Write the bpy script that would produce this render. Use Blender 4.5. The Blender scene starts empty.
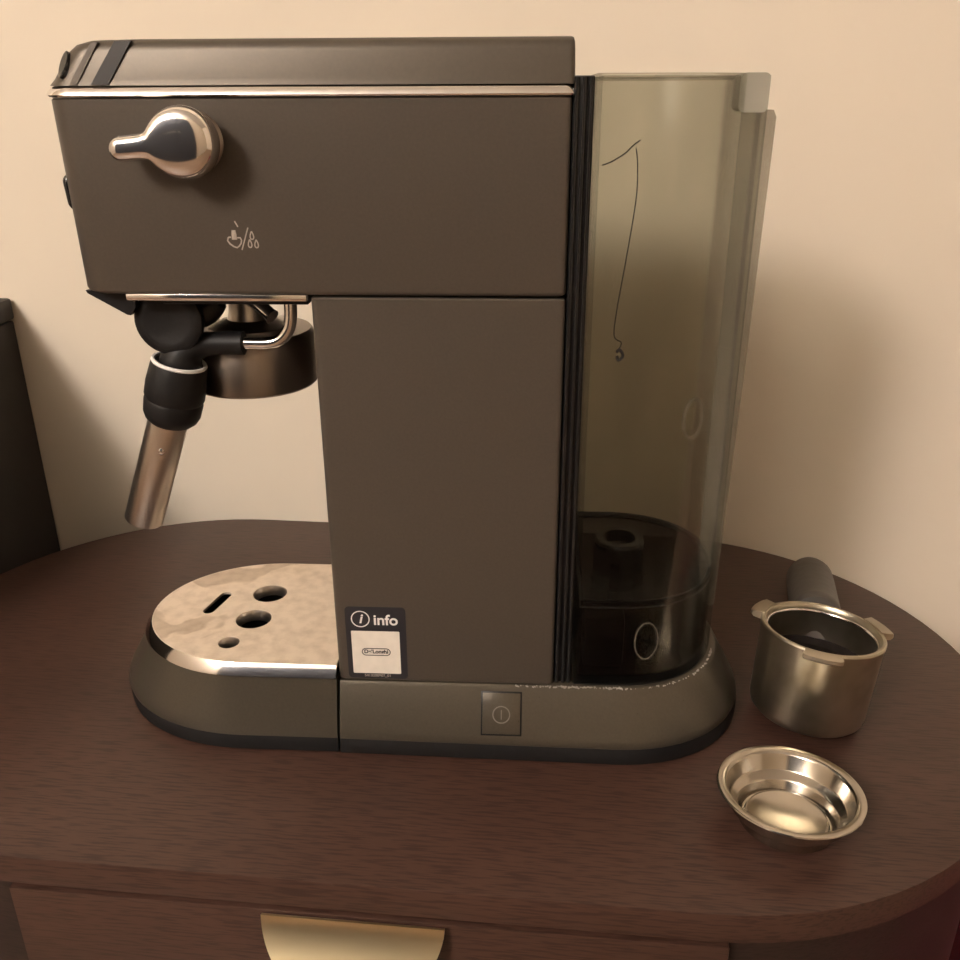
import bpy, bmesh, math, random
from mathutils import Vector, Matrix

random.seed(7)
S = bpy.context.scene
COL = S.collection
MM = 0.001
PI = math.pi

# ------------------------------------------------------------------ camera
cam_d = bpy.data.cameras.new('camera')
cam = bpy.data.objects.new('camera', cam_d); COL.objects.link(cam)
cam_d.sensor_width = 36.0
cam_d.lens = 36.0 * 912.48 / 960.0
cam_d.clip_start = 0.01
_r = Vector((0.99864509, 0.05188691, -0.00396677))
_u = Vector((-0.01659958, 0.38987418, 0.92071851))
_f = Vector((-0.04931978, 0.91940517, -0.39020724))
cam.matrix_world = Matrix(((_r.x, _u.x, -_f.x, 0.08463), (_r.y, _u.y, -_f.y, -0.34952),
                           (_r.z, _u.z, -_f.z, 0.28481), (0, 0, 0, 1)))
S.camera = cam

# ------------------------------------------------------------------ world, lamp, exposure
w = bpy.data.worlds.new('world'); S.world = w; w.use_nodes = True
w.node_tree.nodes['Background'].inputs[0].default_value = (1.0, 0.86, 0.70, 1)
w.node_tree.nodes['Background'].inputs[1].default_value = 0.05
ld = bpy.data.lights.new('ceiling_bulb', 'POINT')
ld.energy = 178.0; ld.color = (1.0, 0.91, 0.85); ld.shadow_soft_size = 0.27
lo = bpy.data.objects.new('ceiling_bulb', ld); COL.objects.link(lo)
lo.location = (-1.45, -2.25, 1.92)
S.view_settings.view_transform = 'Standard'; S.view_settings.look = 'None'
S.view_settings.exposure = 0.0; S.view_settings.gamma = 1.0
S.view_settings.use_curve_mapping = False
try:
    S.cycles.transparent_max_bounces = 32
    S.cycles.caustics_reflective = False
except Exception:
    pass

# ------------------------------------------------------------------ helpers
def thing(name, label, cat, loc=(0, 0, 0), rotz=0.0, group=None):
    o = bpy.data.objects.new(name, None); COL.objects.link(o)
    o.empty_display_size = 0.02
    o.location = loc; o.rotation_euler = (0, 0, rotz)
    o['label'] = label; o['category'] = cat
    if group: o['group'] = group
    return o

def finish(name, me, mat, parent=None, smooth=True, angle=38, label=None):
    me.validate()
    o = bpy.data.objects.new(name, me); COL.objects.link(o)
    me.materials.clear()
    me.materials.append(mat)
    if smooth:
        for p in me.polygons: p.use_smooth = True
        me.set_sharp_from_angle(angle=math.radians(angle))
    if parent is not None:
        o.parent = parent
    if label: o['label'] = label
    return o

def from_bm(name, bm, mat, parent=None, smooth=True, angle=38, label=None, off=(0, 0, 0)):
    bmesh.ops.recalc_face_normals(bm, faces=bm.faces[:])
    for v in bm.verts: v.co = (v.co - Vector(off)) * MM
    me = bpy.data.meshes.new(name); bm.to_mesh(me); bm.free()
    return finish(name, me, mat, parent, smooth, angle, label)

def loft(bm, rings, cap0=True, cap1=True, closed=True):
    rs = [[bm.verts.new(Vector(c)) for c in r] for r in rings]
    n = len(rs[0])
    for a, b in zip(rs[:-1], rs[1:]):
        for i in range(n if closed else n - 1):
            j = (i + 1) % n
            bm.faces.new((a[i], a[j], b[j], b[i]))
    if cap0: bm.faces.new(list(reversed(rs[0])))
    if cap1: bm.faces.new(rs[-1])
    return rs

def lathe(bm, prof, seg=64, M=Matrix.Identity(4), close=False):
    """prof: (r, z) list, turned about z; r = 0 ends become poles."""
    rows = []
    for r, z in prof:
        if r < 1e-6:
            rows.append([bm.verts.new(M @ Vector((0, 0, z)))])
        else:
            rows.append([bm.verts.new(M @ Vector((r * math.cos(2 * PI * i / seg), r * math.sin(2 * PI * i / seg), z))) for i in range(seg)])
    if close: rows.append(rows[0])
    for a, b in zip(rows[:-1], rows[1:]):
        for i in range(seg):
            j = (i + 1) % seg
            if len(a) == 1 and len(b) == 1: continue
            if len(a) == 1: bm.faces.new((a[0], b[j], b[i]))
            elif len(b) == 1: bm.faces.new((a[i], a[j], b[0]))
            else: bm.faces.new((a[i], a[j], b[j], b[i]))

def smooth_path(pts, n=8):
    P = [Vector(p) for p in pts]; out = []
    for i in range(len(P) - 1):
        p0 = P[max(i - 1, 0)]; p1 = P[i]; p2 = P[i + 1]; p3 = P[min(i + 2, len(P) - 1)]
        for k in range(n):
            t = k / n
            out.append(0.5 * ((2 * p1) + (p2 - p0) * t + (2 * p0 - 5 * p1 + 4 * p2 - p3) * t * t + (3 * p1 - p0 - 3 * p2 + p3) * t ** 3))
    out.append(P[-1]); return out

def tube(bm, path, rad, seg=16, caps=True):
    P = [Vector(p) for p in path]
    rad = rad if isinstance(rad, (list, tuple)) else [rad] * len(P)
    up = None; rings = []
    for i, p in enumerate(P):
        t = (P[min(i + 1, len(P) - 1)] - P[max(i - 1, 0)]).normalized()
        if up is None:
            up = t.orthogonal().normalized()
        up = (up - t * up.dot(t)).normalized(); s = t.cross(up)
        rings.append([p + (up * math.cos(2 * PI * k / seg) + s * math.sin(2 * PI * k / seg)) * rad[i] for k in range(seg)])
    loft(bm, rings, caps, caps)

def box(bm, lo_, hi, bev=0.0, seg=2, M=Matrix.Identity(4)):
    r = bmesh.ops.create_cube(bm, size=1.0)
    vs = r['verts']
    c = [(a + b) / 2 for a, b in zip(lo_, hi)]; d = [b - a for a, b in zip(lo_, hi)]
    for v in vs: v.co = Vector((v.co.x * d[0] + c[0], v.co.y * d[1] + c[1], v.co.z * d[2] + c[2]))
    if bev > 0:
        es = list({e for v in vs for e in v.link_edges})
        r2 = bmesh.ops.bevel(bm, geom=es, offset=bev, segments=seg, profile=0.5, affect='EDGES')
        vs = list({v for f in r2['faces'] for v in f.verts} | {v for v in vs if v.is_valid})
    if M != Matrix.Identity(4):
        for v in vs: v.co = M @ v.co

def rrect(x0, x1, y0, y1, r4, n=8):
    """closed loop, radii for corners (x0,y0) (x1,y0) (x1,y1) (x0,y1)"""
    out = []
    for (cx, cy, a0, r) in ((x0, y0, PI, r4[0]), (x1, y0, 1.5 * PI, r4[1]), (x1, y1, 0, r4[2]), (x0, y1, .5 * PI, r4[3])):
        sx = 1 if cx == x0 else -1; sy = 1 if cy == y0 else -1
        for k in range(n + 1):
            a = a0 + .5 * PI * k / n
            out.append((cx + sx * r + r * math.cos(a), cy + sy * r + r * math.sin(a)))
    return out

def halfshape(xs, cx, a, cy, b, n=32, p=2.0):
    """loop: flat side at x = xs, elliptical end of half-axis a beyond cx (sign of a picks the side)"""
    out = [(xs, cy - b)]
    for k in range(n + 1):
        t = -PI / 2 + PI * k / n
        c, s = math.cos(t), math.sin(t)
        out.append((cx + a * max(c, 0) ** (2 / p), cy + b * math.copysign(abs(s) ** (2 / p), s)))
    out.append((xs, cy + b))
    return out

def at_z(loop, z): return [(x, y, z) for x, y in loop]

def flat_from_curve(name, loops, ext, mat, parent, bev=0.0, M=Matrix.Identity(4), label=None):
    """filled 2D outline with holes, loops in mm, extruded +-ext"""
    cu = bpy.data.curves.new(name, 'CURVE'); cu.dimensions = '2D'; cu.fill_mode = 'BOTH'
    cu.extrude = ext; cu.bevel_depth = bev; cu.bevel_resolution = 2
    for lp in loops:
        sp = cu.splines.new('POLY'); sp.points.add(len(lp) - 1); sp.use_cyclic_u = True
        for q, (x, y) in zip(sp.points, lp): q.co = (x, y, 0, 1)
    return curve_mesh(name, cu, mat, parent, M, label)

def curve_mesh(name, cu, mat, parent, M, label=None):
    tmp = bpy.data.objects.new('tmp', cu); COL.objects.link(tmp)
    dg = bpy.context.evaluated_depsgraph_get(); dg.update()
    me = bpy.data.meshes.new_from_object(tmp.evaluated_get(dg))
    bpy.data.objects.remove(tmp); bpy.data.curves.remove(cu)
    me.name = name
    me.transform(Matrix.Scale(MM, 4) @ M)
    return finish(name, me, mat, parent, True, 38, label)

def text_mesh(name, body, size, mat, parent, M, shear=0.0, ext=0.06, bold=0.0):
    cu = bpy.data.curves.new(name, 'FONT'); cu.body = body; cu.size = size
    cu.align_x = 'CENTER'; cu.align_y = 'CENTER'; cu.extrude = ext; cu.shear = shear; cu.offset = bold
    return curve_mesh(name, cu, mat, parent, M)

# ------------------------------------------------------------------ materials
def nmat(name):
    m = bpy.data.materials.new(name); m.use_nodes = True
    nt = m.node_tree; b = nt.nodes['Principled BSDF']
    return m, nt, b

def ramp(nt, pts):
    r = nt.nodes.new('ShaderNodeValToRGB'); e = r.color_ramp.elements
    while len(e) < len(pts): e.new(0.5)
    for q, (pos, c) in zip(e, pts): q.position = pos; q.color = (*c, 1)
    return r

def simple(name, col, rough, metal=0.0, noise=0.12, scale=60.0, stretch=(1, 1, 1), rvar=0.08, bump=0.0, bscale=400.0, spec=0.5, coat=0.0):
    m, nt, b = nmat(name)
    tc = nt.nodes.new('ShaderNodeTexCoord'); mp = nt.nodes.new('ShaderNodeMapping')
    mp.inputs['Scale'].default_value = stretch
    nt.links.new(tc.outputs['Object'], mp.inputs[0])
    n = nt.nodes.new('ShaderNodeTexNoise'); n.inputs['Scale'].default_value = scale; n.inputs['Detail'].default_value = 5
    nt.links.new(mp.outputs[0], n.inputs['Vector'])
    lo_ = tuple(max(c * (1 - noise), 0) for c in col); hi = tuple(min(c * (1 + noise), 1) for c in col)
    r = ramp(nt, [(0.3, lo_), (0.7, hi)])
    nt.links.new(n.outputs['Fac'], r.inputs[0]); nt.links.new(r.outputs[0], b.inputs['Base Color'])
    mr = nt.nodes.new('ShaderNodeMapRange')
    mr.inputs['To Min'].default_value = max(rough - rvar, 0.02); mr.inputs['To Max'].default_value = min(rough + rvar, 1)
    nt.links.new(n.outputs['Fac'], mr.inputs['Value']); nt.links.new(mr.outputs[0], b.inputs['Roughness'])
    b.inputs['Metallic'].default_value = metal
    b.inputs['Specular IOR Level'].default_value = spec
    b.inputs['Coat Weight'].default_value = coat
    if bump > 0:
        n2 = nt.nodes.new('ShaderNodeTexNoise'); n2.inputs['Scale'].default_value = bscale
        nt.links.new(mp.outputs[0], n2.inputs['Vector'])
        bp = nt.nodes.new('ShaderNodeBump'); bp.inputs['Strength'].default_value = bump; bp.inputs['Distance'].default_value = 0.001
        nt.links.new(n2.outputs['Fac'], bp.inputs['Height']); nt.links.new(bp.outputs[0], b.inputs['Normal'])
    return m

M_PANEL = simple('titan_paint', (0.088, 0.073, 0.059), 0.42, 0.35, 0.06, 900, rvar=0.05, bump=0.05, bscale=2500)
M_BASE = simple('base_paint', (0.095, 0.082, 0.063), 0.30, 0.5, 0.06, 900, rvar=0.05, bump=0.05, bscale=2500)
M_CAP = simple('cap_metal', (0.086, 0.072, 0.056), 0.42, 0.45, 0.05, 700, rvar=0.05)
M_BLACK = simple('black_plastic', (0.008, 0.0075, 0.008), 0.42, 0, 0.2, 300, spec=0.35)
M_GLOSSBLACK = simple('glossy_black_plastic', (0.010, 0.010, 0.010), 0.18, 0, 0.2, 200)
M_RUBBER = simple('black_rubber', (0.0075, 0.007, 0.0075), 0.5, 0, 0.2, 300, bump=0.05, spec=0.3)
M_CHROME = simple('chrome', (0.80, 0.77, 0.75), 0.10, 1.0, 0.03, 80, rvar=0.03)
M_STEEL = simple('brushed_steel', (0.58, 0.53, 0.48), 0.30, 1.0, 0.08, 120, (1, 1, 0.15), rvar=0.07)
M_DARKSTEEL = simple('dark_steel', (0.26, 0.22, 0.19), 0.30, 1.0, 0.10, 100, (1, 1, 0.1), rvar=0.06)
M_WHITE = simple('white_print', (0.80, 0.78, 0.76), 0.6, 0, 0.02, 100)
M_GREYPRINT = simple('grey_print', (0.42, 0.37, 0.33), 0.6, 0, 0.02, 100)
M_DIMPRINT = simple('dim_grey_print', (0.19, 0.17, 0.145), 0.6, 0, 0.02, 100)
M_NAVY = simple('navy_sticker', (0.020, 0.019, 0.024), 0.5, 0, 0.05, 100)
M_PAPER = simple('white_sticker_paper', (0.74, 0.69, 0.62), 0.55, 0, 0.05, 200)
M_BRASS = simple('brass', (0.80, 0.66, 0.41), 0.28, 1.0, 0.0, 8, rvar=0.0)
M_WALL = simple('cream_wall_paint', (0.76, 0.685, 0.575), 0.85, 0, 0.02, 9, bump=0.10, bscale=180, spec=0.2)
M_FRONT = simple('unseen_door_navy', (0.035, 0.040, 0.052), 0.85, 0, 0.05, 9)  # dark tone of the added doors, for the knob's reflection
M_CEIL = simple('ceiling_paint', (0.84, 0.82, 0.78), 0.9, 0, 0.02, 5)
M_DARKCAB = simple('black_cabinet_laminate', (0.022, 0.018, 0.017), 0.5, 0, 0.15, 40)
M_MAROON = simple('maroon_fabric', (0.13, 0.012, 0.025), 0.9, 0, 0.2, 220, bump=0.4, bscale=900)
M_FLOOR = simple('oak_floor_laminate', (0.20, 0.13, 0.085), 0.45, 0, 0.35, 14, (0.12, 1, 1))
M_CRUMB = simple('limescale_crumb', (0.34, 0.31, 0.28), 0.9, 0, 0.2, 300)
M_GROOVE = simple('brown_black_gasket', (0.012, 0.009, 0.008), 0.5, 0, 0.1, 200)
M_DIRT = simple('dark_dirt', (0.012, 0.010, 0.008), 0.9, 0, 0.2, 300)
M_COFFEE = simple('coffee_stained_steel', (0.018, 0.014, 0.012), 0.9, 0.0, 0.4, 150, spec=0.05)
M_HANDLE = simple('grey_handle_plastic', (0.050, 0.045, 0.040), 0.45, 0, 0.1, 200)

def basket_steel():
    m = simple('polished_basket_steel', (0.52, 0.48, 0.42), 0.17, 1.0, 0.06, 90, rvar=0.05)
    return m
M_BASKET = basket_steel()

def porta_steel():
    m, nt, b = nmat('worn_portafilter_steel')
    tc = nt.nodes.new('ShaderNodeTexCoord')
    n = nt.nodes.new('ShaderNodeTexNoise'); n.inputs['Scale'].default_value = 32; n.inputs['Detail'].default_value = 3
    nt.links.new(tc.outputs['Object'], n.inputs['Vector'])
    r = ramp(nt, [(0.32, (0.36, 0.32, 0.23)), (0.55, (0.56, 0.51, 0.42)), (0.75, (0.64, 0.59, 0.51))])
    nt.links.new(n.outputs['Fac'], r.inputs[0]); nt.links.new(r.outputs[0], b.inputs['Base Color'])
    r2 = ramp(nt, [(0.3, (0.38,) * 3), (0.7, (0.29,) * 3)])
    nt.links.new(n.outputs['Fac'], r2.inputs[0]); nt.links.new(r2.outputs[0], b.inputs['Roughness'])
    b.inputs['Metallic'].default_value = 1.0
    return m
M_PORTA = porta_steel()

def plate_steel():
    m, nt, b = nmat('stained_drip_plate_steel')
    tc = nt.nodes.new('ShaderNodeTexCoord')
    n = nt.nodes.new('ShaderNodeTexNoise'); n.inputs['Scale'].default_value = 17; n.inputs['Detail'].default_value = 3; n.inputs['Distortion'].default_value = 0.6
    nt.links.new(tc.outputs['Object'], n.inputs['Vector'])
    r = ramp(nt, [(0.0, (0.78, 0.68, 0.57)), (0.535, (0.78, 0.68, 0.57)), (0.55, (0.58, 0.48, 0.38)), (0.70, (0.64, 0.54, 0.44))])
    nt.links.new(n.outputs['Fac'], r.inputs[0])
    n3 = nt.nodes.new('ShaderNodeTexNoise'); n3.inputs['Scale'].default_value = 160; n3.inputs['Detail'].default_value = 6
    nt.links.new(tc.outputs['Object'], n3.inputs['Vector'])
    r3 = ramp(nt, [(0.3, (0.82, 0.80, 0.78)), (0.6, (1, 1, 1))])
    nt.links.new(n3.outputs['Fac'], r3.inputs[0])
    mx = nt.nodes.new('ShaderNodeMix'); mx.data_type = 'RGBA'; mx.blend_type = 'MULTIPLY'; mx.inputs[0].default_value = 1
    nt.links.new(r.outputs[0], mx.inputs[6]); nt.links.new(r3.outputs[0], mx.inputs[7])
    nt.links.new(mx.outputs[2], b.inputs['Base Color'])
    b.inputs['Metallic'].default_value = 0.45; b.inputs['Roughness'].default_value = 0.40
    return m
M_PLATE = plate_steel()

def wood(name, dark, mid, light, rough):
    m, nt, b = nmat(name)
    tc = nt.nodes.new('ShaderNodeTexCoord')
    def noise(scale, stretch, det=5):
        mp = nt.nodes.new('ShaderNodeMapping'); mp.inputs['Scale'].default_value = stretch
        nt.links.new(tc.outputs['Object'], mp.inputs[0])
        n = nt.nodes.new('ShaderNodeTexNoise'); n.inputs['Scale'].default_value = scale; n.inputs['Detail'].default_value = det
        nt.links.new(mp.outputs[0], n.inputs['Vector']); return n
    g = noise(28, (0.16, 1, 1)); r = ramp(nt, [(0.25, dark), (0.5, mid), (0.78, light)])
    nt.links.new(g.outputs['Fac'], r.inputs[0])
    f = noise(1000, (0.07, 1, 1), 2)                       # fine dark pores along the grain
    r2 = ramp(nt, [(0.38, (0.45, 0.40, 0.38)), (0.52, (1, 1, 1))]); nt.links.new(f.outputs['Fac'], r2.inputs[0])
    mx = nt.nodes.new('ShaderNodeMix'); mx.data_type = 'RGBA'; mx.blend_type = 'MULTIPLY'; mx.inputs[0].default_value = 0.8
    nt.links.new(r.outputs[0], mx.inputs[6]); nt.links.new(r2.outputs[0], mx.inputs[7])
    nt.links.new(mx.outputs[2], b.inputs['Base Color'])
    bp = nt.nodes.new('ShaderNodeBump'); bp.inputs['Strength'].default_value = 0.12; bp.inputs['Distance'].default_value = 0.0005
    nt.links.new(f.outputs['Fac'], bp.inputs['Height']); nt.links.new(bp.outputs[0], b.inputs['Normal'])
    b.inputs['Roughness'].default_value = rough
    b.inputs['Specular IOR Level'].default_value = 0.45
    return m
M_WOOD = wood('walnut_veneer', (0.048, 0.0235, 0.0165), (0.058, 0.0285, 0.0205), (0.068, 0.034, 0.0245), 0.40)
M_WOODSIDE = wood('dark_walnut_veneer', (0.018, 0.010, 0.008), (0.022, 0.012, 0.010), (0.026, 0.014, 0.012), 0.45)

def clear(name, tint, rough, gl=0.9, frost=0.0):
    m, nt, b = nmat(name); nt.nodes.remove(b)
    out = nt.nodes['Material Output']
    t = nt.nodes.new('ShaderNodeBsdfTransparent')
    tc = nt.nodes.new('ShaderNodeTexCoord'); mp = nt.nodes.new('ShaderNodeMapping'); mp.inputs['Scale'].default_value = (1, 1, 0.25)
    n = nt.nodes.new('ShaderNodeTexNoise'); n.inputs['Scale'].default_value = 35; n.inputs['Detail'].default_value = 4
    nt.links.new(tc.outputs['Object'], mp.inputs[0]); nt.links.new(mp.outputs[0], n.inputs['Vector'])
    r = ramp(nt, [(0.3, tuple(c * 0.965 for c in tint)), (0.7, tuple(min(c * 1.025, 1) for c in tint))])
    nt.links.new(n.outputs['Fac'], r.inputs[0]); nt.links.new(r.outputs[0], t.inputs[0])
    g = nt.nodes.new('ShaderNodeBsdfGlossy'); g.inputs['Roughness'].default_value = rough; g.inputs[0].default_value = (gl, gl, gl, 1)
    fr0 = nt.nodes.new('ShaderNodeFresnel'); fr0.inputs[0].default_value = 1.46
    fr = nt.nodes.new('ShaderNodeMath'); fr.operation = 'MULTIPLY'; fr.inputs[1].default_value = 0.35; nt.links.new(fr0.outputs[0], fr.inputs[0])
    mx = nt.nodes.new('ShaderNodeMixShader')
    nt.links.new(fr.outputs[0], mx.inputs[0]); nt.links.new(t.outputs[0], mx.inputs[1]); nt.links.new(g.outputs[0], mx.inputs[2])
    if frost > 0:
        df = nt.nodes.new('ShaderNodeBsdfDiffuse'); df.inputs[0].default_value = (0.55, 0.53, 0.46, 1)
        m2 = nt.nodes.new('ShaderNodeMixShader'); m2.inputs[0].default_value = frost
        nt.links.new(mx.outputs[0], m2.inputs[1]); nt.links.new(df.outputs[0], m2.inputs[2]); mx = m2
    nt.links.new(mx.outputs[0], out.inputs[0])
    return m
M_SMOKE = clear('smoked_clear_plastic', (0.845, 0.848, 0.815), 0.22, 0.6)
M_SMOKE2 = clear('pale_clear_plastic', (0.93, 0.92, 0.89), 0.2, 0.6, 0.28)
M_FROST = clear('frosted_pale_plastic', (0.92, 0.91, 0.88), 0.3, 0.5, 0.5)
M_OVAL = clear('embossed_plastic', (0.92, 0.91, 0.88), 0.2, 0.6, 0.12)
M_LID = clear('clear_lid_plastic', (0.94, 0.935, 0.91), 0.25, 0.5)
M_WATER = clear('water', (0.42, 0.41, 0.43), 0.05, 0.7)

# ------------------------------------------------------------------ the room (turned like the nightstand)
TA = math.radians(-3.01)
TC = Vector((0.02847, 0.07434))
def room(name, lo_, hi, mat):
    bm = bmesh.new(); box(bm, [v * 1000 for v in lo_], [v * 1000 for v in hi])
    o = from_bm(name, bm, mat, None, False)
    o.location = (TC.x, TC.y, 0); o.rotation_euler = (0, 0, TA)
    o['kind'] = 'structure'
    return o
FZ = -0.52
WY = 0.178
o = room('wall_back', (-1.75, WY, FZ), (2.6, WY + 0.1, 2.15), M_WALL)
room('wall_left', (-1.85, -2.7, FZ), (-1.75, WY + 0.1, 2.15), M_WALL)
room('wall_right', (2.6, -2.7, FZ), (2.7, WY + 0.1, 2.15), M_WALL)
room('wall_front', (-1.85, -2.8, FZ), (2.7, -2.7, 2.15), M_WALL)
for k, (x0, x1) in enumerate(((-1.62, -0.815), (-0.805, 0.0))):  # doors added behind the camera, so the chrome knob reflects something dark
    d = room('door_%d' % (k + 1), (x0, -2.699, FZ), (x1, -2.655, 1.62), M_FRONT)
    bm = bmesh.new(); kx = (x1 - 0.07) if k == 0 else (x0 + 0.07)
    lathe(bm, [(0, 0), (22, 0), (22, 4), (8, 6), (8, 40), (24, 46), (24, 60), (0, 64)], 32, Matrix.Translation((kx * 1000, -2655, 480)) @ Matrix.Rotation(-PI / 2, 4, 'X'))
    from_bm('door_knob', bm, M_STEEL, d)
room('floor', (-1.85, -2.8, FZ - 0.1), (2.7, WY + 0.1, FZ), M_FLOOR)
room('ceiling', (-1.85, -2.8, 2.15), (2.7, WY + 0.1, 2.25), M_CEIL)

# ------------------------------------------------------------------ nightstand
HS, RR = 137.9, 160.3
def stadium(hs, r, n=40):
    out = []
    for k in range(n + 1):
        t = -PI / 2 + PI * k / n
        out.append((hs + r * math.cos(t), r * math.sin(t)))
    for k in range(n + 1):
        t = PI / 2 + PI * k / n
        out.append((-hs + r * math.cos(t), r * math.sin(t)))
    return out
ns = thing('nightstand', 'dark walnut nightstand with pill-shaped top and half-moon brass drawer pull', 'nightstand', (TC.x, TC.y, FZ), TA)
NZ = -FZ * 1000                                             # table top height above the nightstand's own foot, mm
bm = bmesh.new()
loft(bm, [at_z(stadium(HS, RR - 1.2), NZ - 15), at_z(stadium(HS, RR), NZ - 14.2), at_z(stadium(HS, RR), NZ - 0.5), at_z(stadium(HS, RR - 0.2), NZ - 0.12), at_z(stadium(HS, RR - 0.6), NZ)])
from_bm('table_top', bm, M_WOOD, ns)
bm = bmesh.new()
# body: pill outline with the front cut back where the drawer sits
def body_loop(front):
    out = []
    r = RR - 5
    for k in range(41):
        t = -PI / 2 + PI * k / 40
        out.append((HS + r * math.cos(t), r * math.sin(t)))
    for k in range(41):
        t = PI / 2 + PI * k / 40
        out.append((-HS + r * math.cos(t), r * math.sin(t)))
    if front:
        out = [q for q in out if not (abs(q[0]) < HS + 9.5 and q[1] < 0)]
        out += [(-HS - 9.0, -r + 1), (-HS - 9.0, -r + 22), (HS + 9.0, -r + 22), (HS + 9.0, -r + 1)]
    return out
loft(bm, [at_z(body_loop(True), NZ - 150), at_z(body_loop(True), NZ - 15.2)])
loft(bm, [at_z(body_loop(False), 30), at_z(body_loop(False), NZ - 151)])
loft(bm, [at_z(stadium(HS - 5, RR - 30), 0), at_z(stadium(HS - 5, RR - 30), 29.5)])
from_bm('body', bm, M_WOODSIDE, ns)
dr = None
bm = bmesh.new()
box(bm, (-HS - 8, -RR - 0.6, NZ - 146), (HS + 8, -RR + 22, NZ - 16.6), 0.5)
dr = from_bm('drawer', bm, M_WOOD, ns)
# half-moon brass pull: sheet that leaves the drawer face and flares out and down
bm = bmesh.new()
HX, HR = -0.8, 37.0
n, mrows = 40, 14
def pull(u, v, d):
    # u in -1..1 along the top edge, v in 0..1 down
    half = HR * math.sqrt(max(1 - (v * 0.985) ** 2, 0.0))
    x = HX + u * half
    out = 1.6 + 19.0 * v ** 1.7 + 1.5 * math.sin(v * PI)
    return Vector((x, -RR - 0.6 - out - d, NZ - 17.0 - 28 * v + d * 0.4))
front_, back_ = [], []
for j in range(mrows + 1):
    v = j / mrows
    front_.append([bm.verts.new(pull(-1 + 2 * i / n, v, 1.0)) for i in range(n + 1)])
    back_.append([bm.verts.new(pull(-1 + 2 * i / n, v, -0.4)) for i in range(n + 1)])
for j in range(mrows):
    for i in range(n):
        bm.faces.new((front_[j][i], front_[j][i + 1], front_[j + 1][i + 1], front_[j + 1][i]))
        bm.faces.new((back_[j][i], back_[j + 1][i], back_[j + 1][i + 1], back_[j][i + 1]))
    for i in (0, n):
        bm.faces.new((front_[j][i], front_[j + 1][i], back_[j + 1][i], back_[j][i]))
for j in (0, mrows):
    for i in range(n):
        bm.faces.new((front_[j][i], front_[j][i + 1], back_[j][i + 1], back_[j][i]))
box(bm, (HX - HR * 0.6, -RR - 2.6, NZ - 27.0), (HX + HR * 0.6, -RR - 0.4, NZ - 23.0))
from_bm('drawer_pull', bm, M_BRASS, dr, label='half-moon brass drawer pull')

# ------------------------------------------------------------------ black cabinet beside the nightstand
ct = thing('cabinet', 'tall black cabinet side against the cream wall behind the nightstand', 'cabinet', (TC.x, TC.y, FZ), TA)
CX = -313.0; CY0, CY1 = -100.0, WY * 1000 - 1.0; CH = 155.0
bm = bmesh.new(); box(bm, (CX - 380, CY0 + 3, 0), (CX - 1.5, CY1, NZ + CH - 16), 1.5); from_bm('body', bm, M_DARKCAB, ct)
bm = bmesh.new(); box(bm, (CX - 382, CY0, NZ + CH - 15), (CX, CY1, NZ + CH), 2.0); from_bm('top', bm, M_DARKCAB, ct)
bm = bmesh.new(); box(bm, (CX - 375, CY0 - 14, 40), (CX - 5, CY0 + 2.8, NZ + CH - 20), 1.5); dd = from_bm('door', bm, M_DARKCAB, ct)
bm = bmesh.new(); lathe(bm, [(0, 0), (6, 0), (6, 4), (11, 12), (9, 18), (0, 19)], 24, Matrix.Translation((CX - 40, CY0 - 14, 480)) @ Matrix.Rotation(PI / 2, 4, 'X')); from_bm('knob', bm, M_DARKSTEEL, dd)

# ------------------------------------------------------------------ maroon upholstered stool on the floor to the right
st = thing('stool', 'low maroon fabric stool on the floor past the rounded nightstand end', 'stool', (0.60, 0.0, FZ), TA)
bm = bmesh.new(); box(bm, (-230, -190, 60), (230, 170, 300), 45, 6)
for v in bm.verts: v.co.z += 6 * math.sin(v.co.x * 0.02) * math.cos(v.co.y * 0.02)
from_bm('cushion', bm, M_MAROON, st)
for sx in (-1, 1):
    for sy in (-1, 1):
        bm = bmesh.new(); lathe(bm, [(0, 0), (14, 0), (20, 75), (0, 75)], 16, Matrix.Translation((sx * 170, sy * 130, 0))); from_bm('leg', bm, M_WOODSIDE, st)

# ------------------------------------------------------------------ the espresso machine
em = thing('espresso_machine', 'titanium grey espresso machine with chrome lever knob and smoked water tank on the nightstand', 'espresso machine', (0.03, 0.049, 0))
OFF = (30, 49, 0)
def part(name, bm, mat, parent=None, **k):
    k.setdefault('off', OFF)
    return from_bm(name, bm, mat, parent or em, **k)
TOFF = Matrix.Translation((-30, -49, 0))
CY = 49.0

def skew(bm):
    for v in bm.verts:
        if v.co.y < CY and v.co.x > 0: v.co.y -= 2.6 * min(v.co.x / 130, 1) * max(35 - v.co.z, 0) / 35 * (CY - v.co.y) / 58
# rear base ------------------------------------------------------------
def rear(d_side, d_end, z, xs=0.6): return at_z(halfshape(xs, 128, 53.5 + d_end, CY, 49 + d_side, 40, 2.15), z)
bm = bmesh.new()
loft(bm, [rear(7.6, 9.0, 8.0), rear(9.0, 11.0, 8.3), rear(9.3, 11.5, 9.5), rear(8.5, 10.6, 12.5), rear(1.2, -0.4, 33.0), rear(0.2, -2.4, 34.6), rear(-1.5, -4.5, 35.0)])
skew(bm)
base = part('base', bm, M_BASE)
bm = bmesh.new()
loft(bm, [rear(8.4, 10, 0.0), rear(9.6, 11.4, 0.8), rear(9.6, 11.8, 4.5), rear(8.6, 10.4, 7.9)])
skew(bm)
part('base_foot', bm, M_RUBBER, base)
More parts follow.
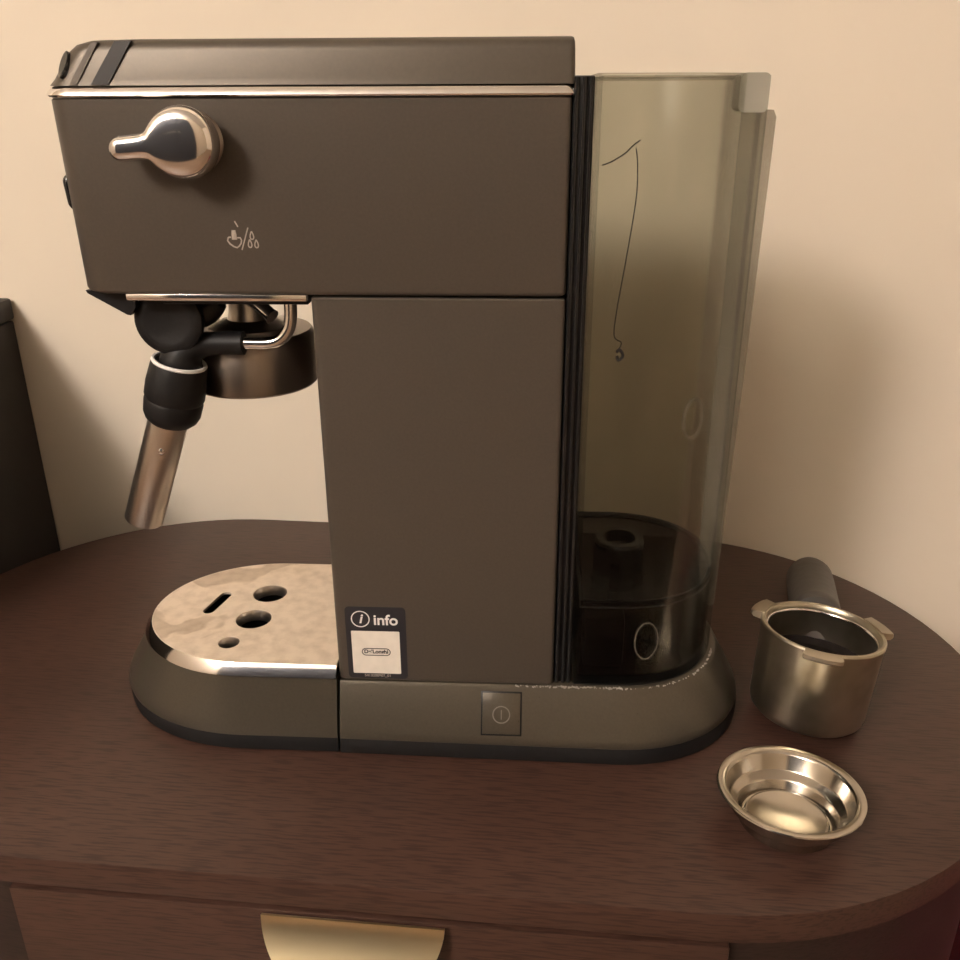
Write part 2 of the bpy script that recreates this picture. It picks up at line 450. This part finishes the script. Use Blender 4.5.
# power button on the sloped near face
slope = math.atan2(8.7, 22.0)
BM = Matrix.Translation((75.5, -(0.45 + 8.9 - 7.7 * (22.4 - 11) / 22.0), 22.4)) @ Matrix.Rotation(PI / 2 - slope, 4, 'X')
bm = bmesh.new(); box(bm, (-9.4, -10.3, -1.0), (9.4, 10.3, 0.35), 0.15, 2, BM); bf = part('button_frame', bm, M_BLACK, base)
bm = bmesh.new(); box(bm, (-8.6, -9.5, -0.6), (8.6, 9.5, 0.5), 0.15, 2, BM); pb = part('power_button', bm, M_BASE, base)
def ring_loops(r0, r1, n=48):
    return [[(r1 * math.cos(2 * PI * k / n), r1 * math.sin(2 * PI * k / n)) for k in range(n)],
            [(r0 * math.cos(2 * PI * k / n), r0 * math.sin(2 * PI * k / n)) for k in range(n)]]
IC = TOFF @ BM @ Matrix.Translation((0, -0.5, 0.56))
flat_from_curve('power_mark', ring_loops(3.6, 4.1) + [[(-0.22, -2.2), (0.22, -2.2), (0.22, 2.2), (-0.22, 2.2)]], 0.05, M_DIMPRINT, pb, 0, IC).matrix_parent_inverse.identity()

# drip tray -------------------------------------------------------------
def front(d_side, d_end, z, xs=-0.6): return at_z(halfshape(xs, -46, -(58 + d_end), CY, 49 + d_side, 40, 2.0), z)
bm = bmesh.new()
loft(bm, [front(7.2, 11.4, 7.8), front(8.8, 14.8, 8.4), front(9.0, 15.6, 11), front(7.8, 14.0, 16), front(2.6, 3.0, 35.0), front(2.2, 2.4, 36.5),
          front(-3.5, -3.5, 36.5, -3.0), front(-4.5, -5, 12, -4.0)])
tray = part('drip_tray', bm, M_BASE)
bm = bmesh.new()
loft(bm, [front(7.6, 11, 0.0), front(9.0, 14.6, 0.8), front(9.0, 15.2, 4.5), front(8.0, 13, 7.7)])
part('tray_foot', bm, M_RUBBER, tray)
bm = bmesh.new()
loft(bm, [front(2.4, 2.6, 36.6, -0.8), front(3.0, 3.2, 37.0, -0.8), front(2.9, 3.1, 37.5, -0.8), front(-0.2, -0.2, 41.9, -0.8), front(-0.5, -0.5, 42.3, -0.8), front(-1.0, -1.0, 42.3, -0.8), front(-1.2, -1.2, 36.6, -0.8)], False, False)
part('tray_rim', bm, M_CHROME, tray)
# drip plate with real holes
def circ(x, y, r, n=36): return [(x + r * math.cos(2 * PI * k / n), y + r * math.sin(2 * PI * k / n)) for k in range(n)]
def slot(x0, y0, x1, y1, r, n=10):
    a = math.atan2(y1 - y0, x1 - x0); out = []
    for k in range(n + 1): t = a + PI / 2 + PI * k / n; out.append((x0 + r * math.cos(t), y0 + r * math.sin(t)))
    for k in range(n + 1): t = a - PI / 2 + PI * k / n; out.append((x1 + r * math.cos(t), y1 + r * math.sin(t)))
    return out
holes = [circ(-48.7, 64.1, 9.0), circ(-50.2, 38.5, 9.0), slot(-75.4, 45.5, -71.5, 61.5, 3.1), circ(-56.2, 16.9, 5.2)]
outl = [(x, y) for x, y, z in front(-1.1, -1.1, 0, -0.9)]
plate = flat_from_curve('drip_plate', [outl] + holes, 0.55, M_PLATE, em, 0.25, TOFF @ Matrix.Translation((0, 0, 41.6)))
plate['label'] = 'stained steel drip plate with holes'
# pressed-down rims of the round holes
for (x, y, r) in ((-48.7, 64.1, 9.0), (-50.2, 38.5, 9.0), (-56.2, 16.9, 5.2)):
    bm = bmesh.new(); lathe(bm, [(r + 0.5, 42.42), (r - 0.2, 42.1), (r - 0.8, 40.5), (r - 0.9, 36.5), (r - 0.5, 36.5), (r - 0.3, 40.0), (r + 0.2, 41.4)], 40, Matrix.Translation((x, y, 0)), True)
    part('hole_rim', bm, M_STEEL, plate)
bm = bmesh.new(); loft(bm, [front(-6, -6, 12.1, -5.0), front(-6, -6, 14.0, -5.0)]); part('tray_floor', bm, M_BLACK, tray)

# column -----------------------------------------------------------------
def col(d, z): return at_z(rrect(0 + d, 99 - d, 0 + d, 98 - d, (3, 2, 2, 3)), z)
bm = bmesh.new(); loft(bm, [col(0.5, 35.2), col(0, 35.7), col(0, 211.4), col(0.6, 212.0)])
column = part('column', bm, M_PANEL)

# housing ------------------------------------------------------------------
def hou(d, z, dx=0): return at_z(rrect(-93.2 + d + dx, 99 - d, d, 98 - d, (11, 2, 2, 11), 10), z)
bm = bmesh.new(); loft(bm, [hou(1.0, 213.0, 2.5), hou(0.2, 213.8, 1.8), hou(0, 214.8, 1.6), hou(0, 283.2), hou(0.5, 283.8)])
housing = part('housing', bm, M_PANEL)
bm = bmesh.new(); loft(bm, [hou(0.3, 283.9), hou(-0.8, 284.2), hou(-1.1, 284.8), hou(-0.7, 285.9), hou(0.3, 287.2), hou(1.2, 287.8)])
part('chrome_trim', bm, M_CHROME, housing, label='bright chrome trim strip under the top cover')
# top cover: slanted front, near-vertical sides
def cap(x0, d, z): return at_z(rrect(x0, 100 - 0.2 * d, 0.4 + d, 97.6 - d, (9, 2, 2, 9), 8), z)
bm = bmesh.new(); loft(bm, [cap(-92.3, 0.0, 287.9), cap(-90.2, 0.5, 290.2), cap(-84.0, 1.6, 299.0), cap(-81.0, 2.4, 301.4), cap(-76.5, 4.2, 302.8), cap(-64, 7, 303.2)])
cover = part('top_cover', bm, M_CAP)
# dark slanted groove band across the cover near its front
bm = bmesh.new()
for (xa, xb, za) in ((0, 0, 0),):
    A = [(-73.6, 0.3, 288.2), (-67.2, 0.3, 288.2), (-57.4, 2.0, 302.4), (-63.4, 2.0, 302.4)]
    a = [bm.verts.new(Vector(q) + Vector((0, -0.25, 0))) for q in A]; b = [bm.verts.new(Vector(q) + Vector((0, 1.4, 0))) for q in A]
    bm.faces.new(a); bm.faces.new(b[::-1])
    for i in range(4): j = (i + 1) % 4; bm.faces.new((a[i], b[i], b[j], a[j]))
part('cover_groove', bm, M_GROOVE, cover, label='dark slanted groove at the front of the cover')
bm = bmesh.new()  # dark reflection band on the cover, built in as a thin panel-coloured strip
A = [(-81.5, 0.3, 288.2), (-78.8, 0.3, 288.2), (-69.6, 2.0, 302.0), (-72.0, 2.0, 302.0)]
a = [bm.verts.new(Vector(q) + Vector((0, -0.2, 0))) for q in A]; b = [bm.verts.new(Vector(q) + Vector((0, 1.4, 0))) for q in A]
bm.faces.new(a); bm.faces.new(b[::-1])
for i in range(4): j = (i + 1) % 4; bm.faces.new((a[i], b[i], b[j], a[j]))
part('cover_reflection_band', bm, M_PANEL, cover)
# slanted control panel buttons on the front of the cover
CB = Matrix.Translation((-83.6, 2.6, 294.9)) @ Vector((-0.55, -0.72, 0.42)).to_track_quat('Z', 'Y').to_matrix().to_4x4()
bm = bmesh.new(); loft(bm, [[CB @ Vector((2.3 * q[0], 5.0 * q[1], z)) for q in circ(0, 0, s, 32)] for z, s in ((-2.5, 1.0), (0.15, 1.0), (0.35, 0.92))])
part('side_button', bm, M_GLOSSBLACK, cover)
FM = Matrix.Translation((-87.1, 0, 294.6)) @ Matrix.Rotation(math.radians(-54.5), 4, 'Y')
for k, yy in enumerate((24, 49, 74)):
    bm = bmesh.new(); loft(bm, [[FM @ Vector((7 * q[0], yy + 9.5 * q[1], z)) for q in circ(0, 0, s, 32)] for z, s in ((-1.5, 1.0), (0.15, 1.0), (0.4, 0.92))])
    part('control_button', bm, M_GLOSSBLACK, cover)
# front fascia and display window of the housing
bm = bmesh.new(); loft(bm, [[(-94.0 + 0.0233 * (282 - z), y, z) for y, z in rrect(14, 84, 217, 281, (5, 5, 5, 5))], [(-92.6 + 0.0233 * (282 - z), y, z) for y, z in rrect(14, 84, 217, 281, (5, 5, 5, 5))]])
part('front_fascia', bm, M_CAP, housing)
bm = bmesh.new(); tube(bm, smooth_path([(-90.0, 8, 244), (-91.0, 8, 246.5), (-91.4, 8, 251), (-91.6, 8, 254.5), (-90.8, 8, 257)], 4), [0.8, 1.3, 1.7, 2.0] + [2.2] * 9 + [2.0, 1.6, 1.2, 0.8], 16)
part('indicator', bm, M_GLOSSBLACK, housing)

# underside: chrome plate, black chin, group head -----------------------------
bm = bmesh.new(); box(bm, (-73, 0.5, 210.4), (-1.4, 3.2, 212.9), 0.3); part('chrome_strip', bm, M_CHROME, housing)
bm = bmesh.new(); box(bm, (-60, 3.4, 208.5), (-1.6, 95, 212.9), 0.4); part('under_plate', bm, M_BLACK, housing)
bm = bmesh.new()
prof = [(-92.0, 213.0), (-91.6, 211.4), (-73.0, 199.0), (-70.5, 198.4), (-61.5, 199.4), (-58.5, 207.0), (-58.5, 213.0)]
loft(bm, [[(x, 17.2, z) for x, z in prof], [(x, 92, z) for x, z in prof]])
p2 = [(-92.0, 213.0), (-91.4, 211.8), (-76.4, 203.2), (-75.0, 203.0), (-72.5, 206.5), (-72.5, 213.0)]
loft(bm, [[(x, 7.0, z) for x, z in p2], [(x, 17.0, z) for x, z in p2]])
part('chin', bm, M_BLACK, housing)
gh = Matrix.Translation((-39.5, CY, 0))
bm = bmesh.new(); lathe(bm, [(0, 186), (19, 186), (19, 190), (10, 193), (9, 196), (9, 208.4), (0, 208.4)], 64, gh); part('group_collar', bm, M_STEEL)
bm = bmesh.new(); lathe(bm, [(24, 165.5), (25.5, 164.0), (27.0, 163.2), (28.0, 164.2), (28.0, 186), (26.5, 188), (0, 188), (0, 168), (24, 168)], 64, gh); g = part('group_head', bm, M_DARKSTEEL, label='dark steel brew head')

# steam wand ---------------------------------------------------------------------
sw_y = 18.0
bm = bmesh.new()
tube(bm, smooth_path([(-34, sw_y, 189.2), (-24, sw_y, 189.2), (-18.5, sw_y, 190.6), (-14.4, sw_y, 195.0), (-12.8, sw_y, 201), (-12.4, sw_y, 211)], 6), 2.7, 20)
wand = part('steam_pipe', bm, M_CHROME, label='bent chrome steam pipe')
bm = bmesh.new()
tube(bm, smooth_path([(-38, 30, 207.5), (-30, 26, 205), (-21.5, 21.5, 199.5)], 5), [3.0] * 10 + [3.3], 18)
part('water_outlet', bm, M_CHROME)
# pivot hub with round thumb tab
bm = bmesh.new()
lathe(bm, [(0, -4), (11, -4), (13, -2.6), (13.7, 0), (13.2, 2.0), (11.8, 3.0), (9, 3.2), (8, 2.8), (0, 2.8)], 48, Matrix.Translation((-61.8, 13.0, 199.8)) @ Matrix.Scale(1.05, 4) @ Matrix.Rotation(math.radians(90), 4, 'X'))
tube(bm, smooth_path([(-61.2, 17, 200), (-60.5, 18, 196), (-60, 18, 188)], 5), 7.0, 20)
tube(bm, smooth_path([(-60, 20, 201), (-50, 20, 201.5), (-43, 20, 206.6)], 5), [7.5, 7.3, 7, 6.6, 6.3, 6.0, 5.8, 5.4, 5.0, 4.6, 4.2], 20)
part('thumb_tab', bm, M_RUBBER, label='round black thumb tab of the steam wand')
bm = bmesh.new()
tube(bm, smooth_path([(-33.6, sw_y, 189.2), (-45, sw_y, 189.0), (-55, sw_y - 1, 187.6), (-60.6, sw_y - 1, 182), (-63.5, sw_y - 1, 172)], 7), [4.9 + 3.9 * min(max((k - 8) / 14, 0), 1) ** 2 * (3 - 2 * min(max((k - 8) / 14, 0), 1)) for k in range(29)], 24)
part('elbow', bm, M_RUBBER)
ax0 = Vector((-61.8, sw_y - 1, 180.8)); ax1 = Vector((-68.6, sw_y - 1, 156.0))
dv = (ax0 - ax1).normalized()
RM = Matrix.Translation(ax1) @ dv.to_track_quat('Z', 'Y').to_matrix().to_4x4()
L = (ax0 - ax1).length
bm = bmesh.new(); lathe(bm, [(0, -2), (8.8, -2), (10.9, 0), (12.0, 2.5), (12.4, 8), (12.0, 9.2), (12.6, 10.5), (12.6, 16), (11.6, L - 1.5), (11.1, L), (8.6, L), (8.4, L - 6), (0, L - 6)], 48, RM); part('grip_sleeve', bm, M_RUBBER)
bm = bmesh.new(); lathe(bm, [(9.7, L - 0.1), (10.2, L + 0.8), (11.0, L + 0.9), (11.5, L), (11.1, L - 0.9)], 56, RM, True); part('sleeve_ring', bm, M_WHITE, label='thin white ring at the top of the sleeve')
t0 = Vector((-69.0, sw_y - 1, 157.5)); t1 = Vector((-88.2, sw_y - 1, 107.0))
dv = (t0 - t1).normalized(); RM2 = Matrix.Translation(t1) @ dv.to_track_quat('Z', 'Y').to_matrix().to_4x4(); L2 = (t0 - t1).length
bm = bmesh.new(); lathe(bm, [(0, 3), (7.0, 3), (7.2, 0.2), (8.1, 0), (8.5, 0.6), (8.5, L2), (0, L2)], 48, RM2); tb = part('frother_tube', bm, M_STEEL, label='brushed steel frother tube')
bm = bmesh.new(); lathe(bm, [(1.5, 0), (1.4, 0.35), (0.8, 0.6), (0, 0.65)], 16, Matrix.Translation((-71.8, sw_y - 1 - 8.0, 143.5)) @ Matrix.Rotation(PI / 2, 4, 'X')); part('air_hole', bm, M_CHROME, tb)

# steam lever knob -------------------------------------------------------------------
KX, KZ = -38.4, 269.0
KM = Matrix.Translation((KX, 0, KZ)) @ Matrix.Rotation(math.radians(-5), 4, 'Y') @ Matrix.Rotation(PI / 2, 4, 'X')       # local z -> -y
bm = bmesh.new(); lathe(bm, [(0, 0), (11.0, 0), (11.2, 0.8), (10.6, 1.6), (9.5, 2.0), (9.2, 7.5), (0, 7.5)], 56, KM); part('knob_collar', bm, M_DARKSTEEL)
tear = []
Rk, hw, Lk = 12.6, 4.6, 26.0
n = 60
for k in range(n + 1):
    t = math.radians(180 - 31) - math.radians(360 - 62) * k / n
    tear.append((Rk * math.cos(t), Rk * math.sin(t)))
xe = Rk * math.cos(math.radians(149)); ye = Rk * math.sin(math.radians(149))
low = [(xe - 0.8, -ye + 0.9), (xe - 2.0, -hw - 0.45), (xe - 3.6, -hw - 0.1)]
tip = [(-Lk + hw + hw * math.cos(a), hw * math.sin(a)) for a in [math.radians(-90 - 180 * k / 14) for k in range(15)]]
tear = tear + low + tip + [(x, -y) for x, y in reversed(low)]
def inset(loop, s, lim=0.0):
    # shrink towards the lever's own spine
    out = []
    for x, y in loop:
        sx = min(max(x, -Lk + hw), 0.0)
        d = Vector((x - sx, y)); out.append((sx + d.x * s, d.y * s))
    return out
bm = bmesh.new()
rings = []
for s, z in ((0.80, 6.5), (0.93, 7.2), (1.0, 9.0), (1.0, 11.0), (0.975, 13.0), (0.93, 14.6), (0.86, 15.7), (0.76, 16.4), (0.62, 16.85), (0.45, 17.15), (0.28, 17.3), (0.12, 17.35)):
    rings.append([KM @ Vector((x, y, z)) for x, y in inset(tear, s)])
loft(bm, rings)
part('lever_knob', bm, M_CHROME, angle=60, label='polished chrome lever knob')

# icon: steaming cup / water drops -----------------------------------------------------
PM = TOFF @ Matrix.Translation((-24.0, -0.12, 234.6)) @ Matrix.Rotation(PI / 2, 4, 'X')
icon = bmesh.new()
def stroke(pts, w=0.42, cl=False):
    P = [Vector((p[0], p[1], 0)) for p in pts]
    tube(icon, [Vector((-24.0 + p.x, -0.06, 234.6 + p.y)) for p in P], w * 0.5, 8)
def drop(cx, cy, s):
    pts = [(cx + s * 0.62 * math.sin(t) * math.sin(t / 2) ** 1.2, cy - s * math.cos(t) * -1.0) for t in [2 * PI * k / 24 for k in range(25)]]
    stroke(pts, 0.5)
stroke([(-5.4, 0.2), (-5.8, -1.0), (-5.0, -2.2), (-3.6, -3.2), (-2.4, -3.6), (-1.5, -3.0), (-0.7, -2.0), (-0.4, -0.8), (-0.9, 0.1), (-1.9, 0.1)], 0.6)
stroke([(-5.4, 0.2), (-4.4, 0.3)], 0.6)
for dx in (-0.7, 0, 0.7): stroke([(-3.1 + dx, -0.6), (-3.1 + dx * 0.9, 1.3), (-3.1 + dx * 0.6, 2.9)], 0.7)
stroke([(-2.4, 6.2), (-1.3, 4.1)], 0.55)
stroke([(2.5, 3.8), (-0.6, -4.4)], 0.5)
drop(3.7, 1.0, 1.5); drop(2.7, -2.0, 1.5); drop(5.2, -2.1, 1.5)
part('steam_icon', icon, M_GREYPRINT, housing)

# info sticker ----------------------------------------------------------------------------
def on_panel(x, z, d): return TOFF @ Matrix.Translation((x, -d, z)) @ Matrix.Rotation(PI / 2, 4, 'X')
stk = flat_from_curve('info_sticker', [rrect(4.9, 32.3, 36.3, 74.2, (2, 2, 2, 2), 5)], 0.06, M_NAVY, column, 0, on_panel(0, 0, 0.07), 'dark info sticker')
flat_from_curve('white_square', [rrect(7.2, 29.2, 39.0, 61.6, (.4, .4, .4, .4), 3)], 0.04, M_PAPER, stk, 0, on_panel(0, 0, 0.18))
def pill(hw_, hh, t):
    a = rrect(-hw_, hw_, -hh, hh, (hh,) * 4, 8); b = rrect(-hw_ + t, hw_ - t, -hh + t, hh - t, (hh - t,) * 4, 8)
    return [a, b]
flat_from_curve('brand_pill', pill(6.6, 2.0, 0.38), 0.03, M_NAVY, stk, 0, on_panel(18.2, 50.6, 0.25))
text_mesh('brand_lettering', "De'Longhi", 2.7, M_NAVY, stk, on_panel(18.2, 50.7, 0.25), bold=0.09, ext=0.03)
text_mesh('info_lettering', 'info', 7.4, M_WHITE, stk, on_panel(23.2, 67.3, 0.18), bold=0.14)
flat_from_curve('info_ring', ring_loops(3.75, 4.25), 0.04, M_WHITE, stk, 0, on_panel(11.8, 67.8, 0.18))
text_mesh('info_letter', 'i', 6.6, M_WHITE, stk, on_panel(11.8, 67.8, 0.18), shear=0.22, bold=0.16)
text_mesh('serial_lettering', '5413200907_01', 1.9, M_GREYPRINT, stk, on_panel(18.4, 37.8, 0.18), bold=0.02)

# spine between column and tank ---------------------------------------------------------
bm = bmesh.new(); box(bm, (99.4, 2.2, 35.3), (107.0, 95.8, 290.5), 0.6); spine = part('spine', bm, M_BLACK)
for x, r in ((100.6, 1.0), (103.4, 0.9), (105.9, 0.95)):
    bm = bmesh.new(); tube(bm, [(x, 1.6, 36.0), (x, 1.6, 290.0)], r, 12); part('spine_ridge', bm, M_GLOSSBLACK, spine)

# water tank ---------------------------------------------------------------------------------
def tank(d, z, taper=0.0): return at_z(halfshape(107.4 + d, 127, 50.0 - d - taper, CY, 49 - d, 40, 2.2), z)
bm = bmesh.new()
loft(bm, [tank(0.8, 36.0), tank(0.0, 37.2), tank(0, 200), tank(0, 290.6), tank(0.6, 291.2), tank(1.6, 291.0), tank(2.2, 290.0), tank(2.2, 200), tank(2.2, 39.2), tank(3.2, 38.4)])
tk = part('water_tank', bm, M_SMOKE, label='smoked transparent water tank')
bm = bmesh.new(); loft(bm, [tank(2.9, 39.6), tank(2.9, 76.6)]); part('water', bm, M_WATER, tk)
bm = bmesh.new()
def tring(d0, z): return tank(d0, z)
loft(bm, [tring(2.3, 78.6), tring(3.6, 78.2), tring(4.4, 76.8), tring(2.3, 74.8)], False, False)
part('water_line', bm, M_BLACK, tk)
bm = bmesh.new(); loft(bm, [tank(1.0, 35.1), tank(1.0, 35.9)]); part('tank_seat', bm, M_BLACK, base)
vm = Matrix.Translation((131, 52, 0))
bm = bmesh.new(); lathe(bm, [(0, 40), (13, 40), (13, 62), (11.5, 62.5), (11.5, 64), (12.2, 64.5), (12.2, 84), (11, 85.5), (8, 85.5), (7, 80), (0, 80)], 40, vm); part('valve', bm, M_GLOSSBLACK, tk)
# inner block behind the front lower corner
bm = bmesh.new(); box(bm, (112.5, 8, 39.8), (131, 26, 66), 1.5); part('filter_block', bm, M_BLACK, tk)
# lid sheet
bm = bmesh.new(); loft(bm, [tank(2.6, 289.6), tank(2.6, 290.4)]); part('tank_lid', bm, M_LID, tk)
# notched clip at the top rear and outer ridge running down the back
def clip_loop(x0, x1, z0, z1, r): return rrect(x0, x1, z0, z1, (r,) * 4, 4)
bm = bmesh.new()
loft(bm, [[(x, 11.5, z) for x, z in clip_loop(159.5, 170.0, 278, 291.3, 2)], [(x, 42, z) for x, z in clip_loop(163.0, 173.5, 278, 291.3, 2)]])
part('tank_clip', bm, M_FROST, tk)
bm = bmesh.new()
loft(bm, [at_z(rrect(171.5, 176.6, 36, 62, (2, 2, 2, 2), 4), 58), at_z(rrect(171.5, 178.3, 34, 64, (2, 2, 2, 2), 4), 180), at_z(rrect(171.5, 179.2, 33, 65, (2, 2, 2, 2), 4), 276), at_z(rrect(171.5, 178.2, 34, 64, (2, 2, 2, 2), 4), 278.5)])
part('tank_ridge', bm, M_SMOKE2, tk)
# embossed ovals
for x, y, z, a, b_ in ((152.6, 6.6, 162.4, 4.6, 8.4), (139.8, 0.4, 59.6, 5.2, 9.4)):
    bm = bmesh.new()
    nx = Vector((0.45, -0.89, 0)) if x > 150 else Vector((0.12, -0.99, 0)); tx = Vector((-nx.y, nx.x, 0))
    pth = [Vector((x, y, z)) + tx * a * math.cos(2 * PI * k / 40) + Vector((0, 0, b_ * math.sin(2 * PI * k / 40))) for k in range(41)]
    tube(bm, pth, 0.75 if x > 150 else 0.28, 8, False); part('oval_emboss', bm, M_OVAL, tk)
# dark hair-like marks on the near tank wall
for pts, r in (([(110.5, -0.1, 260.7), (114, -0.1, 262), (118.6, -0.1, 264.8), (121, -.1, 267.2), (123.7, -0.1, 269.2)], 0.26),
               ([(122.4, -0.1, 266.5), (123.3, -0.1, 260), (123.4, -0.1, 248.5), (121.0, -0.1, 226.8), (118.6, -0.1, 207.8), (118.2, -0.1, 198.0), (121.1, -0.1, 195.3), (119.4, -0.1, 191.3)], 0.22),
               ([(119.4, -0.1, 191.6), (120.6, -0.1, 192.6), (122.0, -0.1, 190.2), (120.4, -0.1, 188.4), (119.6, -.1, 190.0)], 0.6)):
    bm = bmesh.new(); tube(bm, smooth_path(pts, 6), r, 6); part('dirt_streak', bm, M_DIRT, tk)
# limescale crumbs along the seam of tank and base: nobody could count them
bm = bmesh.new()
loopc = [Vector((x, y, 0)) for x, y, z in rear(-0.6, -0.6, 0)]
for k in range(190):
    u = random.random() ** 0.8
    if u < 0.62:
        x = 82 + (132 - 82) * (u / 0.62); y = -0.5 - random.random() * 1.6
    else:
        t = -PI / 2 + (u - 0.62) / 0.38 * PI * 0.42
        x = 127.5 + 50.6 * max(math.cos(t), 0) ** (2 / 2.25); y = CY - 49.9 * abs(math.sin(t)) ** (2 / 2.25) - random.random() * 1.0
    s = random.uniform(0.15, 0.55)
    mt = Matrix.Translation((x, y, 34.9 - 0.0 + s * 0.3)) @ Matrix.Rotation(random.random() * 6, 4, 'Z') @ Matrix.Diagonal((s * random.uniform(.8, 2), s, s * .7, 1))
    bmesh.ops.create_icosphere(bm, subdivisions=1, radius=1.0, matrix=mt)
cr = part('limescale_crumbs', bm, M_CRUMB, base, smooth=False); cr['kind'] = 'stuff'

# ------------------------------------------------------------------ portafilter
pf = thing('portafilter', 'worn steel portafilter with grey handle lying upright on the nightstand', 'portafilter', (0.2265, 0.030, 0.0), 0.0)
AZ = math.radians(-16.0)
TILT = math.radians(-5.0)
PMx = Matrix.Translation((-1.5, 0, 7.8)) @ Matrix.Rotation(math.radians(3.5), 4, 'Y') @ Matrix.Rotation(AZ, 4, 'Z') @ Matrix.Rotation(TILT, 4, 'X')
bm = bmesh.new()
lathe(bm, [(0, -5), (21, -5), (24.5, -4.1), (26.6, -2.0), (27.3, 1), (28.2, 36), (28.8, 39.0), (28.9, 40.2), (28.3, 41.0), (26.9, 41.0), (26.2, 40.0), (25.8, 37.0), (26.6, 35.5), (26.2, 19)], 72, PMx)
lathe(bm, [(26.2, 19), (24, 18.0), (0, 17.6)], 72, PMx)
cup = from_bm('cup', bm, M_PORTA, pf)
bm = bmesh.new(); lathe(bm, [(0, 18.2), (25.9, 18.4), (25.95, 23.0), (25.4, 22.4), (24.0, 19.8), (0, 18.9)], 64, PMx)
from_bm('coffee_bed', bm, M_COFFEE, pf, label='dark stained inside of the cup')
bm = bmesh.new(); tube(bm, [PMx @ Vector((25.6 * math.cos(t), 25.6 * math.sin(t), 37.6)) for t in [math.radians(-20 + 230 * k / 40) for k in range(41)]], 0.6, 8); from_bm('spring_wire', bm, M_CHROME, pf)
for ang, wd in ((-107, 0.27), (14, 0.27), (144, 0.27)):
    bm = bmesh.new(); rows = []
    for k in range(13):
        t = math.radians(ang) - AZ + wd * (2 * k / 12 - 1)
        e = 1.0 if 0 < k < 12 else 0.86
        rows.append([PMx @ Vector((r * math.cos(t), r * math.sin(t), z)) for r, z in ((27.6, 37.4), (33.0 * e + 28 * (1 - e), 38.2), (34.2 * e + 28 * (1 - e), 39.2), (34.0 * e + 28 * (1 - e), 40.8), (33.0, 41.4), (27.6, 41.4))])
    loft(bm, rows)
    from_bm('lug', bm, M_PORTA, pf)
# handle
HMx = PMx @ Matrix.Translation((0, 26.0, 30.0)) @ Matrix.Rotation(math.radians(-9.0) - PI / 2, 4, 'X')   # local z runs out along the handle
bm = bmesh.new(); lathe(bm, [(0, 0.9), (8.5, 0.9), (7.6, 6), (7.8, 16), (0, 16)], 32, HMx); from_bm('handle_neck', bm, M_STEEL, pf)
bm = bmesh.new(); lathe(bm, [(0, 14), (11.5, 14), (12.6, 15.5), (12.9, 22), (13.2, 50), (13.6, 88), (13.6, 104), (12.4, 112), (9.2, 117), (4, 119.5), (0, 120)], 48, HMx); from_bm('handle', bm, M_HANDLE, pf, label='dark grey plastic handle')
# spout under the cup
bm = bmesh.new(); lathe(bm, [(0, -7), (11, -7), (13, -4.7), (0, -4.7)], 32, PMx); sp = from_bm('spout_hub', bm, M_BLACK, pf)
for sx in (-1, 1):
    bm = bmesh.new(); tube(bm, smooth_path([PMx @ Vector((sx * 5, 0, -5)), PMx @ Vector((sx * 10, 0, -6)), Vector((sx * 12.5, -1.0, 1.0))], 5), 3.2, 16)
    for v in bm.verts: v.co.z = max(v.co.z, 0.15)
    from_bm('spout', bm, M_BLACK, pf)

# ------------------------------------------------------------------ filter basket
fb = thing('filter_basket', 'shiny steel filter basket with wide flat rim beside the portafilter', 'filter basket', (0.1965, -0.0460, 0.0))
BS = Matrix.Translation((0, 0, 1.2)) @ Matrix.Rotation(math.radians(-12), 4, 'Z') @ Matrix.Rotation(math.radians(-4), 4, 'X') @ Matrix.Scale(1.09, 4)
bm = bmesh.new()
lathe(bm, [(0, 0.2), (14.5, 0.1), (17.0, 0.5), (18.0, 1.6), (18.6, 5.6), (19.6, 6.6), (21.6, 7.6), (22.4, 8.6), (23.6, 14.4), (24.2, 15.0), (27.0, 15.2), (27.4, 15.7), (27.2, 16.2), (26.6, 16.4), (24.4, 16.0), (23.7, 15.5), (23.2, 14.8),
           (21.9, 9.2), (21.2, 8.4), (19.0, 7.2), (18.0, 6.2), (17.4, 2.4), (16.8, 1.8), (16.2, 1.7)], 88, BS)
fbo = from_bm('bowl', bm, M_BASKET, fb)
bm = bmesh.new(); lathe(bm, [(0, 1.6), (4, 1.7), (9, 2.3), (13.4, 3.3), (14.6, 3.8), (15.3, 3.6), (15.6, 2.0), (14.0, 1.5), (0, 1.0)], 72, BS); from_bm('inner_disc', bm, M_BASKET, fb)
